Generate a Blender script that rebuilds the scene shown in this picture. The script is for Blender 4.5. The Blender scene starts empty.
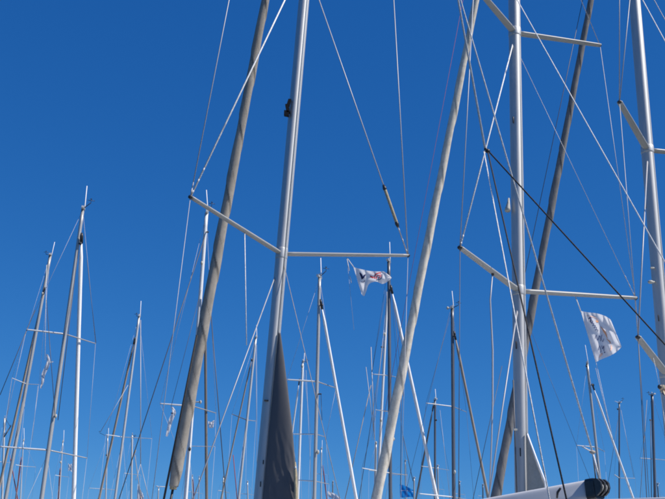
import bpy, math, random
from mathutils import Vector, Matrix, noise
scene = bpy.context.scene
R = math.radians
# ------------------------------------------------------------------ camera
F, CX, CY = 900.0, 332.5, 249.5          # focal length and centre in photograph pixels (665 x 499)
PITCH, ROLL = R(19.0), R(2.0)
EYE = Vector((0, 0, 2.3))
fwd = Vector((0, math.cos(PITCH), math.sin(PITCH)))
up0 = Vector((0, -math.sin(PITCH), math.cos(PITCH)))
rt0 = Vector((1, 0, 0))
cright = rt0 * math.cos(ROLL) + up0 * math.sin(ROLL)
cup = up0 * math.cos(ROLL) - rt0 * math.sin(ROLL)
cam_data = bpy.data.cameras.new('camera')
cam_data.sensor_width = 36.0
cam_data.lens = 36.0 * F / 665.0
cam_data.clip_end = 6000.0
cam = bpy.data.objects.new('camera', cam_data)
scene.collection.objects.link(cam)
cam.matrix_world = Matrix((
    (cright.x, cup.x, -fwd.x, EYE.x), (cright.y, cup.y, -fwd.y, EYE.y),
    (cright.z, cup.z, -fwd.z, EYE.z), (0, 0, 0, 1)))
scene.camera = cam
# ------------------------------------------------------------------ sky and sun
SUN_ROT, SUN_EL = R(113.0), R(48.0)
world = bpy.data.worlds.new('World')
scene.world = world
world.use_nodes = True
wn = world.node_tree
bg = wn.nodes['Background']
sky = wn.nodes.new('ShaderNodeTexSky')
sky.sky_type = 'NISHITA'
sky.sun_disc = False
sky.sun_elevation = SUN_EL
sky.sun_rotation = SUN_ROT
sky.altitude = 3000
sky.air_density = 1.0
sky.dust_density = 0.0
sky.ozone_density = 4.0
SKY_STRENGTH = 0.10
sep = wn.nodes.new('ShaderNodeSeparateColor')         # colour response of the phone camera to a clear deep-blue sky
com = wn.nodes.new('ShaderNodeCombineColor')
wn.links.new(sky.outputs[0], sep.inputs[0])
for ch, gain, power in ((0, 0.287, 1.10), (1, 0.453, 0.66), (2, 0.748, 0.465)):
    m1 = wn.nodes.new('ShaderNodeMath')
    m1.operation = 'MULTIPLY'
    m1.inputs[1].default_value = SKY_STRENGTH
    m2 = wn.nodes.new('ShaderNodeMath')
    m2.operation = 'POWER'
    m2.inputs[1].default_value = power
    m3 = wn.nodes.new('ShaderNodeMath')
    m3.operation = 'MULTIPLY'
    m3.inputs[1].default_value = gain / SKY_STRENGTH
    wn.links.new(sep.outputs[ch], m1.inputs[0])
    wn.links.new(m1.outputs[0], m2.inputs[0])
    wn.links.new(m2.outputs[0], m3.inputs[0])
    wn.links.new(m3.outputs[0], com.inputs[ch])
wn.links.new(com.outputs[0], bg.inputs[0])
bg.inputs[1].default_value = SKY_STRENGTH
sun_data = bpy.data.lights.new('sun', 'SUN')
sun_data.energy = 5.0
sun_data.angle = R(0.5)
sun_data.color = (1.0, 0.95, 0.88)
sun = bpy.data.objects.new('sun', sun_data)
scene.collection.objects.link(sun)
sdir = Vector((math.sin(SUN_ROT) * math.cos(SUN_EL), math.cos(SUN_ROT) * math.cos(SUN_EL), math.sin(SUN_EL)))
sun.rotation_euler = (-sdir).to_track_quat('-Z', 'Y').to_euler()
sun.location = sdir * 60
scene.cycles.filter_width = 1.9
scene.view_settings.view_transform = 'Standard'
scene.view_settings.look = 'None'
scene.view_settings.exposure = 0.0
scene.view_settings.gamma = 1.0
scene.view_settings.use_curve_mapping = False
rng = random.Random(7)

# ------------------------------------------------------------------ geometry helpers
def ray(x, y):
    return fwd * F + cright * (x - CX) + cup * (CY - y)
def P(x, y, d):
    """world point seen at photograph pixel (x, y) at distance d along the quay-to-sea axis"""
    v = ray(x, y)
    return EYE + v * (d / v.y)
def Pz(x, y, z, near, spread):
    """the same at a given height, kept within spread of a reference distance"""
    v = ray(x, y)
    d = (z - EYE.z) / v.z * v.y if v.z > 1e-3 else near
    d = max(near - spread, min(near + spread, d))
    return EYE + v * (d / v.y)
def depth(p):
    return (p - EYE).dot(fwd)
def rad(w, p):
    """radius in metres of something w photograph pixels wide at p"""
    return w * depth(p) / (2 * F)
def lerp(a, b, t):
    return a + (b - a) * t

ORIGIN = {}
COL = scene.collection
def link(o, parent):
    COL.objects.link(o)
    if parent is not None:
        o.parent = parent
        ORIGIN[o.name] = ORIGIN[parent.name]
def mk(name, verts, faces, mat, parent, smooth=True, origin=None):
    me = bpy.data.meshes.new(name)
    og = ORIGIN[parent.name] if parent is not None else origin
    me.from_pydata([tuple(v - og) for v in verts], [], faces)
    me.materials.append(mat)
    if smooth:
        me.polygons.foreach_set('use_smooth', [True] * len(me.polygons))
    me.update()
    o = bpy.data.objects.new(name, me)
    link(o, parent)
    if parent is None:
        o.location = og
        ORIGIN[o.name] = og
    return o
def tag(o, label, cat, group=None):
    o['label'] = label
    o['category'] = cat
    if group:
        o['group'] = group
def frame(t, ref):
    t = t.normalized()
    a = ref - t * ref.dot(t)
    if a.length < 1e-4:
        a = Vector((1, 0, 0)) - t * t.x
    a.normalize()
    return a, t.cross(a)
def tube(pts, radii, n=8, ref=Vector((0, 0, 1)), ea=1.0, eb=1.0, cap=True, mod=None, verts=None, faces=None):
    """lofted tube; ea, eb stretch it along and across ref; mod(i, k, angle) scales single radii"""
    verts = [] if verts is None else verts
    faces = [] if faces is None else faces
    b0 = len(verts)
    m = len(pts)
    for i, p in enumerate(pts):
        t = pts[min(i + 1, m - 1)] - pts[max(i - 1, 0)]
        a, b = frame(t, ref)
        r = radii[i] if isinstance(radii, (list, tuple)) else radii
        for k in range(n):
            th = 2 * math.pi * k / n
            q = r * (mod(i, k, th) if mod else 1.0)
            verts.append(p + a * (math.cos(th) * q * ea) + b * (math.sin(th) * q * eb))
    for i in range(m - 1):
        for k in range(n):
            a0 = b0 + i * n + k
            a1 = b0 + i * n + (k + 1) % n
            faces.append((a0, a1, a1 + n, a0 + n))
    if cap:
        faces.append(tuple(b0 + k for k in reversed(range(n))))
        faces.append(tuple(b0 + (m - 1) * n + k for k in range(n)))
    return verts, faces
def boxes(cs, verts=None, faces=None):
    """oriented boxes: (centre, axis_a, axis_b, axis_c) with half-length vectors, chamfer-free"""
    verts = [] if verts is None else verts
    faces = [] if faces is None else faces
    for c, a, b, e in cs:
        o = len(verts)
        for s in ((-1, -1, -1), (1, -1, -1), (1, 1, -1), (-1, 1, -1), (-1, -1, 1), (1, -1, 1), (1, 1, 1), (-1, 1, 1)):
            verts.append(c + a * s[0] + b * s[1] + e * s[2])
        for f in ((0, 3, 2, 1), (4, 5, 6, 7), (0, 1, 5, 4), (1, 2, 6, 5), (2, 3, 7, 6), (3, 0, 4, 7)):
            faces.append(tuple(o + i for i in f))
    return verts, faces
def ball(c, r, verts, faces, n=10, sq=(1, 1, 1)):
    pts = []
    o = len(verts)
    m = 6
    for i in range(m + 1):
        ph = math.pi * i / m
        rr = max(math.sin(ph), 0.02)
        for k in range(n):
            th = 2 * math.pi * k / n
            verts.append(c + Vector((math.cos(th) * rr * r * sq[0], math.sin(th) * rr * r * sq[1], math.cos(ph) * r * sq[2])))
    for i in range(m):
        for k in range(n):
            a0, a1 = o + i * n + k, o + i * n + (k + 1) % n
            faces.append((a0, a0 + n, a1 + n, a1))
    return verts, faces

def squarish(n):
    def mod(i, k, th):
        return (abs(math.cos(th)) ** n + abs(math.sin(th)) ** n) ** (-1.0 / n)
    return mod
# ------------------------------------------------------------------ materials
def mat(name, base, rough=0.5, metal=0.0, var=0.12, scale=6.0, bump=0.0, bscale=60.0, stretch=(1, 1, 1), dirt=None, dirt_amt=0.0, spec=0.5):
    m = bpy.data.materials.new(name)
    m.use_nodes = True
    nt = m.node_tree
    b = nt.nodes['Principled BSDF']
    b.inputs['Roughness'].default_value = rough
    b.inputs['Metallic'].default_value = metal
    b.inputs['Specular IOR Level'].default_value = spec
    tc = nt.nodes.new('ShaderNodeTexCoord')
    mp = nt.nodes.new('ShaderNodeMapping')
    mp.inputs['Scale'].default_value = stretch
    nt.links.new(tc.outputs['Object'], mp.inputs['Vector'])
    nz = nt.nodes.new('ShaderNodeTexNoise')
    nz.inputs['Scale'].default_value = scale
    nz.inputs['Detail'].default_value = 5
    nt.links.new(mp.outputs[0], nz.inputs['Vector'])
    ramp = nt.nodes.new('ShaderNodeValToRGB')
    c = Vector(base)
    lo, hi = c * (1 - var), c * (1 + var)
    ramp.color_ramp.elements[0].position = 0.3
    ramp.color_ramp.elements[1].position = 0.7
    ramp.color_ramp.elements[0].color = (*lo, 1)
    ramp.color_ramp.elements[1].color = (*[min(v, 0.95) for v in hi], 1)
    nt.links.new(nz.outputs['Fac'], ramp.inputs['Fac'])
    out = ramp.outputs['Color']
    if dirt:
        n2 = nt.nodes.new('ShaderNodeTexNoise')
        n2.inputs['Scale'].default_value = scale * 2.3
        n2.inputs['Detail'].default_value = 8
        n2.inputs['Roughness'].default_value = 0.7
        nt.links.new(mp.outputs[0], n2.inputs['Vector'])
        r2 = nt.nodes.new('ShaderNodeValToRGB')
        r2.color_ramp.elements[0].position = 0.45
        r2.color_ramp.elements[1].position = 0.72
        r2.color_ramp.elements[0].color = (0, 0, 0, 1)
        r2.color_ramp.elements[1].color = (dirt_amt,) * 3 + (1,)
        nt.links.new(n2.outputs['Fac'], r2.inputs['Fac'])
        mx = nt.nodes.new('ShaderNodeMix')
        mx.data_type = 'RGBA'
        nt.links.new(r2.outputs['Color'], mx.inputs['Factor'])
        nt.links.new(out, mx.inputs[6])
        mx.inputs[7].default_value = (*dirt, 1)
        out = mx.outputs[2]
    nt.links.new(out, b.inputs['Base Color'])
    if bump > 0:
        n3 = nt.nodes.new('ShaderNodeTexNoise')
        n3.inputs['Scale'].default_value = bscale
        n3.inputs['Detail'].default_value = 4
        nt.links.new(mp.outputs[0], n3.inputs['Vector'])
        bp = nt.nodes.new('ShaderNodeBump')
        bp.inputs['Strength'].default_value = bump
        bp.inputs['Distance'].default_value = 0.02
        nt.links.new(n3.outputs['Fac'], bp.inputs['Height'])
        nt.links.new(bp.outputs[0], b.inputs['Normal'])
    return m
def cloth_mat(name, base, trans=0.45):
    m = mat(name, base, rough=0.9, var=0.04, scale=14, spec=0.1)
    nt = m.node_tree
    b = nt.nodes['Principled BSDF']
    tr = nt.nodes.new('ShaderNodeBsdfTranslucent')
    tr.inputs['Color'].default_value = (*base, 1)
    mx = nt.nodes.new('ShaderNodeMixShader')
    mx.inputs['Fac'].default_value = trans
    out = nt.nodes['Material Output']
    nt.links.new(b.outputs[0], mx.inputs[1])
    nt.links.new(tr.outputs[0], mx.inputs[2])
    nt.links.new(mx.outputs[0], out.inputs['Surface'])
    return m
M = {
    'alu': mat('anodised_aluminium', (0.55, 0.55, 0.54), 0.60, 0.72, 0.05, 3, stretch=(4, 4, 0.4), dirt=(0.38, 0.38, 0.37), dirt_amt=0.3),
    'alu_pale': mat('pale_aluminium', (0.60, 0.60, 0.59), 0.45, 0.45, 0.06, 4, stretch=(3, 3, 0.5), dirt=(0.40, 0.39, 0.36), dirt_amt=0.3),
    'spreader': mat('spreader_aluminium', (0.40, 0.395, 0.37), 0.5, 0.15, 0.05, 2),
    'alu_far': mat('weathered_aluminium', (0.46, 0.45, 0.43), 0.4, 0.3, 0.10, 2, stretch=(2, 2, 0.4), dirt=(0.22, 0.21, 0.20), dirt_amt=0.3),
    'alu_dark': mat('dark_anodised_mast', (0.16, 0.165, 0.18), 0.42, 0.5, 0.12, 2, stretch=(2, 2, 0.4)),
    'brown': mat('brown_grey_mast', (0.20, 0.175, 0.15), 0.6, 0.1, 0.12, 2, stretch=(2, 2, 0.4)),
    'white_mast': mat('white_painted_mast', (0.72, 0.72, 0.71), 0.4, 0.0, 0.05, 2, stretch=(2, 2, 0.4)),
    'boom': mat('boom_paint', (0.60, 0.60, 0.62), 0.35, 0.1, 0.04, 3, dirt=(0.45, 0.45, 0.45), dirt_amt=0.25),
    'wire': mat('stainless_wire', (0.46, 0.46, 0.48), 0.5, 0.2, 0.05, 10),
    'wire_dark': mat('dark_wire', (0.10, 0.10, 0.11), 0.5, 0.3, 0.1, 10),
    'rope': mat('white_rope', (0.78, 0.77, 0.74), 0.85, 0, 0.18, 40, bump=0.4, bscale=160),
    'rope_tan': mat('tan_rope', (0.38, 0.33, 0.27), 0.9, 0, 0.2, 30),
    'rope_red': mat('red_rope', (0.28, 0.07, 0.07), 0.85, 0, 0.15, 30),
    'rope_black': mat('black_rope', (0.022, 0.022, 0.025), 0.75, 0, 0.2, 40, bump=0.4, bscale=160),
    'jet': mat('jet_black_housing', (0.006, 0.006, 0.007), 0.6, 0, 0.1, 12, spec=0.2),
    'black': mat('black_plastic', (0.02, 0.02, 0.022), 0.42, 0, 0.2, 12, dirt=(0.08, 0.08, 0.08), dirt_amt=0.5),
    'ivory': mat('ivory_plastic', (0.46, 0.44, 0.38), 0.5, 0, 0.08, 12),
    'roll_grey': mat('grey_sail_cover', (0.37, 0.335, 0.285), 0.9, 0, 0.14, 5, 0.25, 90, dirt=(0.24, 0.22, 0.19), dirt_amt=0.6, spec=0.15),
    'roll_cream': mat('cream_sail_cloth', (0.72, 0.665, 0.56), 0.85, 0, 0.08, 5, 0.25, 90, dirt=(0.33, 0.29, 0.23), dirt_amt=0.55, spec=0.2),
    'roll_dark': mat('charcoal_sail_cover', (0.225, 0.218, 0.212), 0.9, 0, 0.14, 5, 0.25, 90, dirt=(0.17, 0.162, 0.155), dirt_amt=0.6, spec=0.15),
    'roll_white': mat('white_sail_cloth', (0.90, 0.89, 0.87), 0.85, 0, 0.03, 2, spec=0.2),
    'roll_tan': mat('tan_sail_cloth', (0.36, 0.31, 0.26), 0.9, 0, 0.12, 2, spec=0.2),
    'roll_red': mat('red_sail_cover', (0.36, 0.11, 0.11), 0.9, 0, 0.12, 2, spec=0.2),
    'navy_cover': mat('dark_canvas', (0.125, 0.124, 0.130), 1.0, 0, 0.05, 3, 0.0, 90, dirt=(0.145, 0.142, 0.145), dirt_amt=0.25, spec=0.05),
    'beige_cover': mat('beige_canvas', (0.42, 0.40, 0.35), 0.9, 0, 0.08, 9, 0.3, 30, dirt=(0.30, 0.27, 0.22), dirt_amt=0.4, spec=0.15),
    'tube_cover': mat('leather_cover', (0.40, 0.34, 0.22), 0.8, 0, 0.2, 30, dirt=(0.16, 0.12, 0.08), dirt_amt=0.6),
    'flag': cloth_mat('white_flag_cloth', (0.86, 0.85, 0.86), 0.5),
    'flag_cream': cloth_mat('cream_flag_cloth', (0.68, 0.60, 0.46), 0.3),
    'flag_blue': cloth_mat('blue_flag_cloth', (0.02, 0.30, 0.78), 0.45),
    'print_navy': mat('navy_print', (0.022, 0.03, 0.10), 0.9, 0, 0.1, 20, spec=0.1),
    'print_slate': mat('slate_blue_print', (0.085, 0.105, 0.22), 0.9, 0, 0.1, 20, spec=0.1),
    'print_orange': mat('orange_print', (0.74, 0.36, 0.20), 0.9, 0, 0.1, 20, spec=0.1),
    'print_pink': mat('pale_orange_print', (0.78, 0.52, 0.42), 0.9, 0, 0.1, 20, spec=0.1),
    'print_red': mat('red_print', (0.55, 0.05, 0.06), 0.9, 0, 0.1, 20, spec=0.1),
    'gelcoat': mat('white_gelcoat', (0.78, 0.78, 0.76), 0.2, 0, 0.03, 3),
    'teak': mat('teak_deck', (0.36, 0.25, 0.15), 0.7, 0, 0.2, 4, stretch=(14, 1, 1)),
    'glassy': mat('tinted_window', (0.02, 0.025, 0.03), 0.08, 0, 0.1, 4),
    'concrete': mat('pontoon_concrete', (0.40, 0.39, 0.36), 0.85, 0, 0.12, 3, 0.3, 40),
}
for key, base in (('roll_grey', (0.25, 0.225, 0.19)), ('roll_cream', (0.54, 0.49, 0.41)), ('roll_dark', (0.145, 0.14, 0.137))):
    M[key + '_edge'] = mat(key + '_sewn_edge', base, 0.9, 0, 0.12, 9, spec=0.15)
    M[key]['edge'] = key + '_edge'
def water_mat():
    m = mat('harbour_water', (0.012, 0.035, 0.045), 0.06, 0, 0.2, 0.05)
    nt = m.node_tree
    b = nt.nodes['Principled BSDF']
    tc = nt.nodes.new('ShaderNodeTexCoord')
    n = nt.nodes.new('ShaderNodeTexNoise')
    n.inputs['Scale'].default_value = 0.9
    n.inputs['Detail'].default_value = 6
    nt.links.new(tc.outputs['Object'], n.inputs['Vector'])
    bp = nt.nodes.new('ShaderNodeBump')
    bp.inputs['Strength'].default_value = 0.5
    bp.inputs['Distance'].default_value = 0.12
    nt.links.new(n.outputs['Fac'], bp.inputs['Height'])
    nt.links.new(bp.outputs[0], b.inputs['Normal'])
    return m

# ------------------------------------------------------------------ setting below the picture: harbour water and the pontoon one stands on
ww = 2500.0
water = mk('water', [Vector((-ww, -ww, 0)), Vector((ww, -ww, 0)), Vector((ww, ww, 0)), Vector((-ww, ww, 0))], [(0, 1, 2, 3)], water_mat(), None, False, Vector((0, 0, 0)))
water['kind'] = 'structure'
pv, pf = boxes([(Vector((0, 0.4, 0.3)), Vector((30, 0, 0)), Vector((0, 1.6, 0)), Vector((0, 0, 0.33)))])
pontoon = mk('pontoon', pv, pf, M['concrete'], None, False, Vector((0, 0, 0)))
pontoon['kind'] = 'structure'

# ------------------------------------------------------------------ hulls (all below the frame, but the masts stand on them)
def hull_mesh():
    st = [(-0.5, 0.37, 0.098, 0.0), (-0.42, 0.42, 0.096, -0.01), (-0.2, 0.49, 0.098, -0.02), (0.0, 0.5, 0.102, -0.02),
          (0.2, 0.42, 0.11, -0.02), (0.36, 0.25, 0.12, -0.015), (0.46, 0.09, 0.128, -0.005), (0.5, 0.012, 0.133, 0.01)]
    v, f = [], []
    prof = [(1.0, 1.0), (1.0, 0.75), (0.97, 0.4), (0.86, 0.1), (0.5, -0.15), (0.0, -0.25)]
    n = len(prof) * 2 - 1
    for x, hb, zd, _ in st:
        ring = [(hb * p, zd * q) for p, q in prof] + [(-hb * p, zd * q) for p, q in reversed(prof[:-1])]
        for y, z in ring:
            v.append(Vector((x, y, z)))
    for i in range(len(st) - 1):
        for k in range(n - 1):
            a = i * n + k
            f.append((a, a + n, a + n + 1, a + 1))
        f.append((i * n, i * n + n - 1, (i + 1) * n + n - 1, (i + 1) * n))
    f.append(tuple(range(n)))
    me = bpy.data.meshes.new('hull')
    me.from_pydata([tuple(q) for q in v], [], f)
    me.materials.append(M['gelcoat'])
    me.update()
    cv, cf = [], []
    for x, hb, z in ((-0.16, 0.30, 0.09), (-0.15, 0.27, 0.145), (0.08, 0.25, 0.15), (0.24, 0.14, 0.125), (0.29, 0.10, 0.10)):
        for s, zz in ((-1, 0.085), (-0.92, z), (0.92, z), (1, 0.085)):
            cv.append((x, hb * s, zz))
    for i in range(4):
        for k in range(3):
            a = i * 4 + k
            cf.append((a, a + 1, a + 5, a + 4))
    cf += [(0, 1, 2, 3), (19, 18, 17, 16)]
    ce = bpy.data.meshes.new('cabin')
    ce.from_pydata(cv, [], cf)
    ce.materials.append(M['gelcoat'])
    ce.update()
    return me, ce
HULL, CABIN = hull_mesh()

# ------------------------------------------------------------------ yacht builder
class Yacht:
    def __init__(s, name, label, d, top, bot, w, mast_mat, aft=(0.0, -1.0), length=9.5, beam=2.4, group=None, w_top=None, above=0.0, deck=1.15, sides=12):
        pt, pb = P(top[0], top[1], d), P(bot[0], bot[1], d)
        up = (pt - pb).normalized()
        pt = pt + up * above                              # part of the mast above the frame
        foot = pb + up * ((deck - pb.z) / up.z)
        s.aft = Vector((aft[0], aft[1], 0)).normalized()
        s.side = Vector((-s.aft.y, s.aft.x, 0))
        s.d, s.foot, s.head, s.up = d, foot, pt, up
        e = bpy.data.objects.new(name, None)
        e.empty_display_size = 0.5
        COL.objects.link(e)
        og = Vector((foot.x, foot.y, 0))
        e.location = og
        ORIGIN[e.name] = og
        tag(e, label, 'sailboat', group)
        s.e = e
        r0 = rad(w, pb)
        r1 = rad(w_top if w_top else w * 0.8, P(top[0], top[1], d))
        L = (pt - foot).length
        N = 26
        pts = [lerp(foot, pt, i / N) for i in range(N + 1)]
        rr = [lerp(r0, r1, max(0, (i / N) * 1.15 - 0.15)) for i in range(N + 1)]
        v, f = tube(pts, rr, sides, s.aft, 1.06, 0.94, mod=squarish(2.25) if sides > 20 else None)
        s.mast = mk('mast', v, f, mast_mat, e)
        s.r0 = r0
        for nm, me in (('hull', HULL), ('cabin', CABIN)):
            o = bpy.data.objects.new(nm, me)
            link(o, e)
            o.scale = (length, beam, 11.0)
            o.rotation_euler = (0, 0, math.atan2(-s.aft.y, -s.aft.x))
            c = s.aft * (length * 0.06)
            o.location = (c.x, c.y, 0)
    def at(s, y):
        """point of the mast axis that shows at photograph row y"""
        lo, hi = s.foot - s.up * 3, s.head + s.up * 8
        for _ in range(50):
            m = (lo + hi) / 2
            v = m - EYE
            yy = CY - F * v.dot(cup) / v.dot(fwd)
            if yy > y:
                lo = m
            else:
                hi = m
        return (lo + hi) / 2
    def line(s, name, a, b, w, m, parent=None, n=6, r=None, sag=0.0):
        if r is None:
            ra, rb = rad(w * 0.86, a), rad(w * 0.86, b)
            ra = rb = min(ra, rb) * 0.5 + max(ra, rb) * 0.5
        else:
            ra = rb = r
        k = 2 if sag == 0 else 9
        pts = []
        for i in range(k):
            t = i / (k - 1)
            q = lerp(a, b, t)
            q = q + Vector((0, 0, -sag * 4 * t * (1 - t)))
            pts.append(q)
        v, f = tube(pts, [lerp(ra, rb, i / (k - 1)) for i in range(k)], n, Vector((0.3, 1, 0.1)))
        return mk(name, v, f, m, parent or s.e)
    def spreader(s, yroot, tips, w, m, shroud_to=None, near=False, spread=1.0, rise=0.06):
        """a pair of spreaders at image row yroot; returns their tips in 3D"""
        root = s.at(yroot)
        res = []
        for (tx, ty) in tips:
            tip = Pz(tx, ty, root.z + rise, root.y, spread)
            a0 = root + (tip - root).normalized() * s.r0 * 0.6
            r = rad(w if near or not res else w * 0.7, lerp(root, tip, 0.5))
            mid = lerp(a0, tip, 0.5)
            v, f = tube([a0, lerp(a0, tip, 0.06), mid, lerp(a0, tip, 0.95), tip], [r * 1.0, r * 1.12, r * 1.02, r * 0.85, r * 0.8], 24 if near else 6, Vector((0, 0, 1)), 0.82, 1.5 if near else 1.2)
            sp = mk('spreader', v, f, M['alu_far'] if (not near and res) else m, s.mast)
            res.append(tip)
        return res
    def masthead(s, ant=None, vane=None, lamp=True, cap=True):
        r = max(s.r0 * 0.8, 0.03)
        h = s.head
        if cap:
            v, f = boxes([(h + Vector((0, 0, 0.03)) + s.aft * 0.05, s.aft * (r + 0.13), s.side * r * 0.8, Vector((0, 0, 0.03)))])
            mk('masthead_fitting', v, f, M['alu_pale'], s.mast, False)
        if lamp:
            v, f = tube([h + Vector((0, 0, 0.06)), h + Vector((0, 0, 0.14))], 0.022, 8, Vector((1, 0, 0)))
            mk('masthead_light', v, f, M['ivory'], s.mast)
        if ant:
            a = P(ant[0], ant[1], s.d)
            b = h + s.side * 0.05
            v, f = tube([b, lerp(b, a, 0.25), a], [0.022, 0.016, 0.012], 6, Vector((1, 0, 0)))
            mk('antenna', v, f, M['roll_white'], s.mast)
        if vane:
            a = P(vane[0], vane[1], s.d - 0.1)
            dirn = (a - h)
            v, f = tube([h + Vector((0, 0, 0.04)), a], 0.013, 5, Vector((0, 1, 0)))
            tube([a, a + Vector((0, 0, 0.12))], 0.008, 5, Vector((0, 1, 0)), verts=v, faces=f)
            ball(a + Vector((0, 0, 0.13)), 0.03, v, f, 6, (1, 1, 0.5))
            tube([a + Vector((-0.10, 0, 0.09)), a + Vector((0.10, 0.05, 0.09))], 0.009, 5, Vector((0, 0, 1)), verts=v, faces=f)
            mk('wind_vane', v, f, M['black'], s.mast)
    def lamp(s, x, y, size=0.07, m='ivory'):
        c = P(x, y, s.d - 0.12)
        a = s.at(y)
        size *= 0.58
        v, f = ball(c, size, [], [], 8, (0.8, 0.8, 1.2))
        tube([c, a], 0.02, 5, Vector((0, 0, 1)), verts=v, faces=f)
        mk('mast_light' if m == 'ivory' else 'mast_fitting', v, f, M[m], s.mast)
    def furl(s, a, b, ra, rb, m, fine=False, pitch=0.55, name='furled_sail', ends=True, sag=0.0, seed=0):
        L = (b - a).length
        n, N = (40, int(L / 0.03)) if fine else (8, max(10, int(L / 0.5)))
        pts, rr = [], []
        for i in range(N + 1):
            t = i / N
            p = lerp(a, b, t)
            p += Vector((0, 0, -sag * 4 * t * (1 - t)))
            pts.append(p)
            e = 1.0
            if ends:
                e = min(1.0, 0.35 + t * 12, (0.72 if fine else 0.45) + (1 - t) * 14)
            lump = 1 + 0.10 * noise.noise(Vector((seed, 0, t * L * 0.9))) + 0.05 * noise.noise(Vector((seed, 4, t * L * 3.1)))
            rr.append(lerp(ra, rb, t) * e * lump)
        def mod(i, k, th):
            z = i / N * L
            ph = (th / (2 * math.pi) + z / pitch) % 1.0
            q = 0.93 + 0.15 * min(1.0, ph * 1.04) ** 1.5                               # overlapping spiral turn with a step at its edge
            q += 0.07 * noise.noise(Vector((math.cos(th) * 1.3, math.sin(th) * 1.3, z * 2.2 + seed * 7)))
            return q
        v, f = tube(pts, rr, n, Vector((0.2, 1, 0)), mod=mod if fine else None)
        o = mk(name, v, f, m, s.e)
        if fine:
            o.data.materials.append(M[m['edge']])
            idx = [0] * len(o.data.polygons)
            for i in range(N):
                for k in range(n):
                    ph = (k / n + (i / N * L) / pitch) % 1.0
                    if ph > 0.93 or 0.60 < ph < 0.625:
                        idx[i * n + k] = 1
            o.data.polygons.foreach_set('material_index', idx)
        return o
    def auto_rig(s, tips, wire='wire', r=0.0045, fore=None, back=True):
        """cap shrouds over the spreader tips, forestay and backstay"""
        for k in (0, 1):
            col = [t[k] for t in tips if len(t) > k]
            pth = [s.head] + col
            for i in range(len(pth) - 1):
                s.line('shroud', pth[i], pth[i + 1], 0, M[wire], r=r)
            if col:
                q = col[-1]
                foot = Vector((q.x, q.y, 1.15)) if col else None
                s.line('shroud', q, foot, 0, M[wire], r=r)
                s.line('shroud', s.at_z(q.z - 0.1), Vector((lerp(q, s.foot, 0.15).x, lerp(q, s.foot, 0.15).y, 1.15)), 0, M[wire], r=r)
        if fore is not False:
            s.line('forestay', s.head - s.up * 0.3, s.foot - s.aft * 3.6 + Vector((0, 0, 0.1)), 0, M['wire_dark'], r=r)
        if back:
            s.line('backstay', s.head, s.foot + s.aft * 4.6, 0, M['wire_dark'], r=r * 0.9)
    def at_z(s, z):
        return s.foot + s.up * ((z - s.foot.z) / s.up.z)

# ------------------------------------------------------------------ flags
def interp(poly, u):
    n = len(poly) - 1
    i = min(int(u * n), n - 1)
    t = u * n - i
    p0, p1, p2, p3 = poly[max(i - 1, 0)], poly[i], poly[i + 1], poly[min(i + 2, n)]
    out = []
    for c in (0, 1):
        a, b, e, g = p0[c], p1[c], p2[c], p3[c]
        out.append(0.5 * (2 * b + (e - a) * t + (2 * a - 5 * b + 4 * e - g) * t * t + (3 * b - a - 3 * e + g) * t ** 3))
    return out
def flag(name, label, top, bottom, d, m, amp=0.05, waves=2.0, nu=26, nv=18, seed=0, group=None, prints=(), skew=0.8):
    def px(u, v):
        a, b = interp(top, u), interp(bottom, u)
        x, y = lerp(a[0], b[0], v), lerp(a[1], b[1], v)
        k = min(u * 4, 1.0)
        dd = d + k * amp * (math.sin(2 * math.pi * (waves * u + skew * v) + seed) + 0.45 * math.sin(2 * math.pi * (waves * 1.9 * u - 1.3 * v) + 2 * seed))
        return x, y, dd
    vs, fs = [], []
    for i in range(nu + 1):
        for j in range(nv + 1):
            x, y, dd = px(i / nu, j / nv)
            vs.append(P(x, y, dd))
    for i in range(nu):
        for j in range(nv):
            a = i * (nv + 1) + j
            fs.append((a, a + nv + 1, a + nv + 2, a + 1))
    o = mk(name, vs, fs, m, None, True, P(top[0][0], top[0][1], d))
    tag(o, label, 'flag', group)
    grid = [(i / 40, j / 40, *px(i / 40, j / 40)) for i in range(41) for j in range(41)]
    def surf(x, y):
        g = min(grid, key=lambda q: (q[2] - x) ** 2 + (q[3] - y) ** 2)
        p = P(x, y, g[4])
        return p + (EYE - p).normalized() * 0.006
    groups = {}
    for pname, pm, w, pts in prints:
        V, Fc = groups.setdefault((pname, pm, len(groups)), ([], []))
        dense = []
        K = max(6, 3 * len(pts))
        for i in range(K + 1):
            dense.append(interp(pts, i / K) if len(pts) > 2 else (lerp(pts[0][0], pts[-1][0], i / K), lerp(pts[0][1], pts[-1][1], i / K)))
        base = len(V)
        for i, q in enumerate(dense):
            q0, q1 = dense[max(i - 1, 0)], dense[min(i + 1, K)]
            tx, ty = q1[0] - q0[0], q1[1] - q0[1]
            ln = math.hypot(tx, ty) or 1
            ww_ = (w if not isinstance(w, tuple) else lerp(w[0], w[1], abs(2 * i / K - 1))) / 2
            V.append(surf(q[0] - ty / ln * ww_, q[1] + tx / ln * ww_))
            V.append(surf(q[0] + ty / ln * ww_, q[1] - tx / ln * ww_))
        for i in range(K):
            a = base + 2 * i
            Fc.append((a, a + 1, a + 3, a + 2))
    for (pname, pm, _), (V, Fc) in groups.items():
        mk(pname, V, Fc, M[pm], o, False)
    return o

# ================================================================== the three yachts close by
AFT = (0.62, -0.79)
NEAR = 'yachts moored stern-to at the pontoon'
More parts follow.
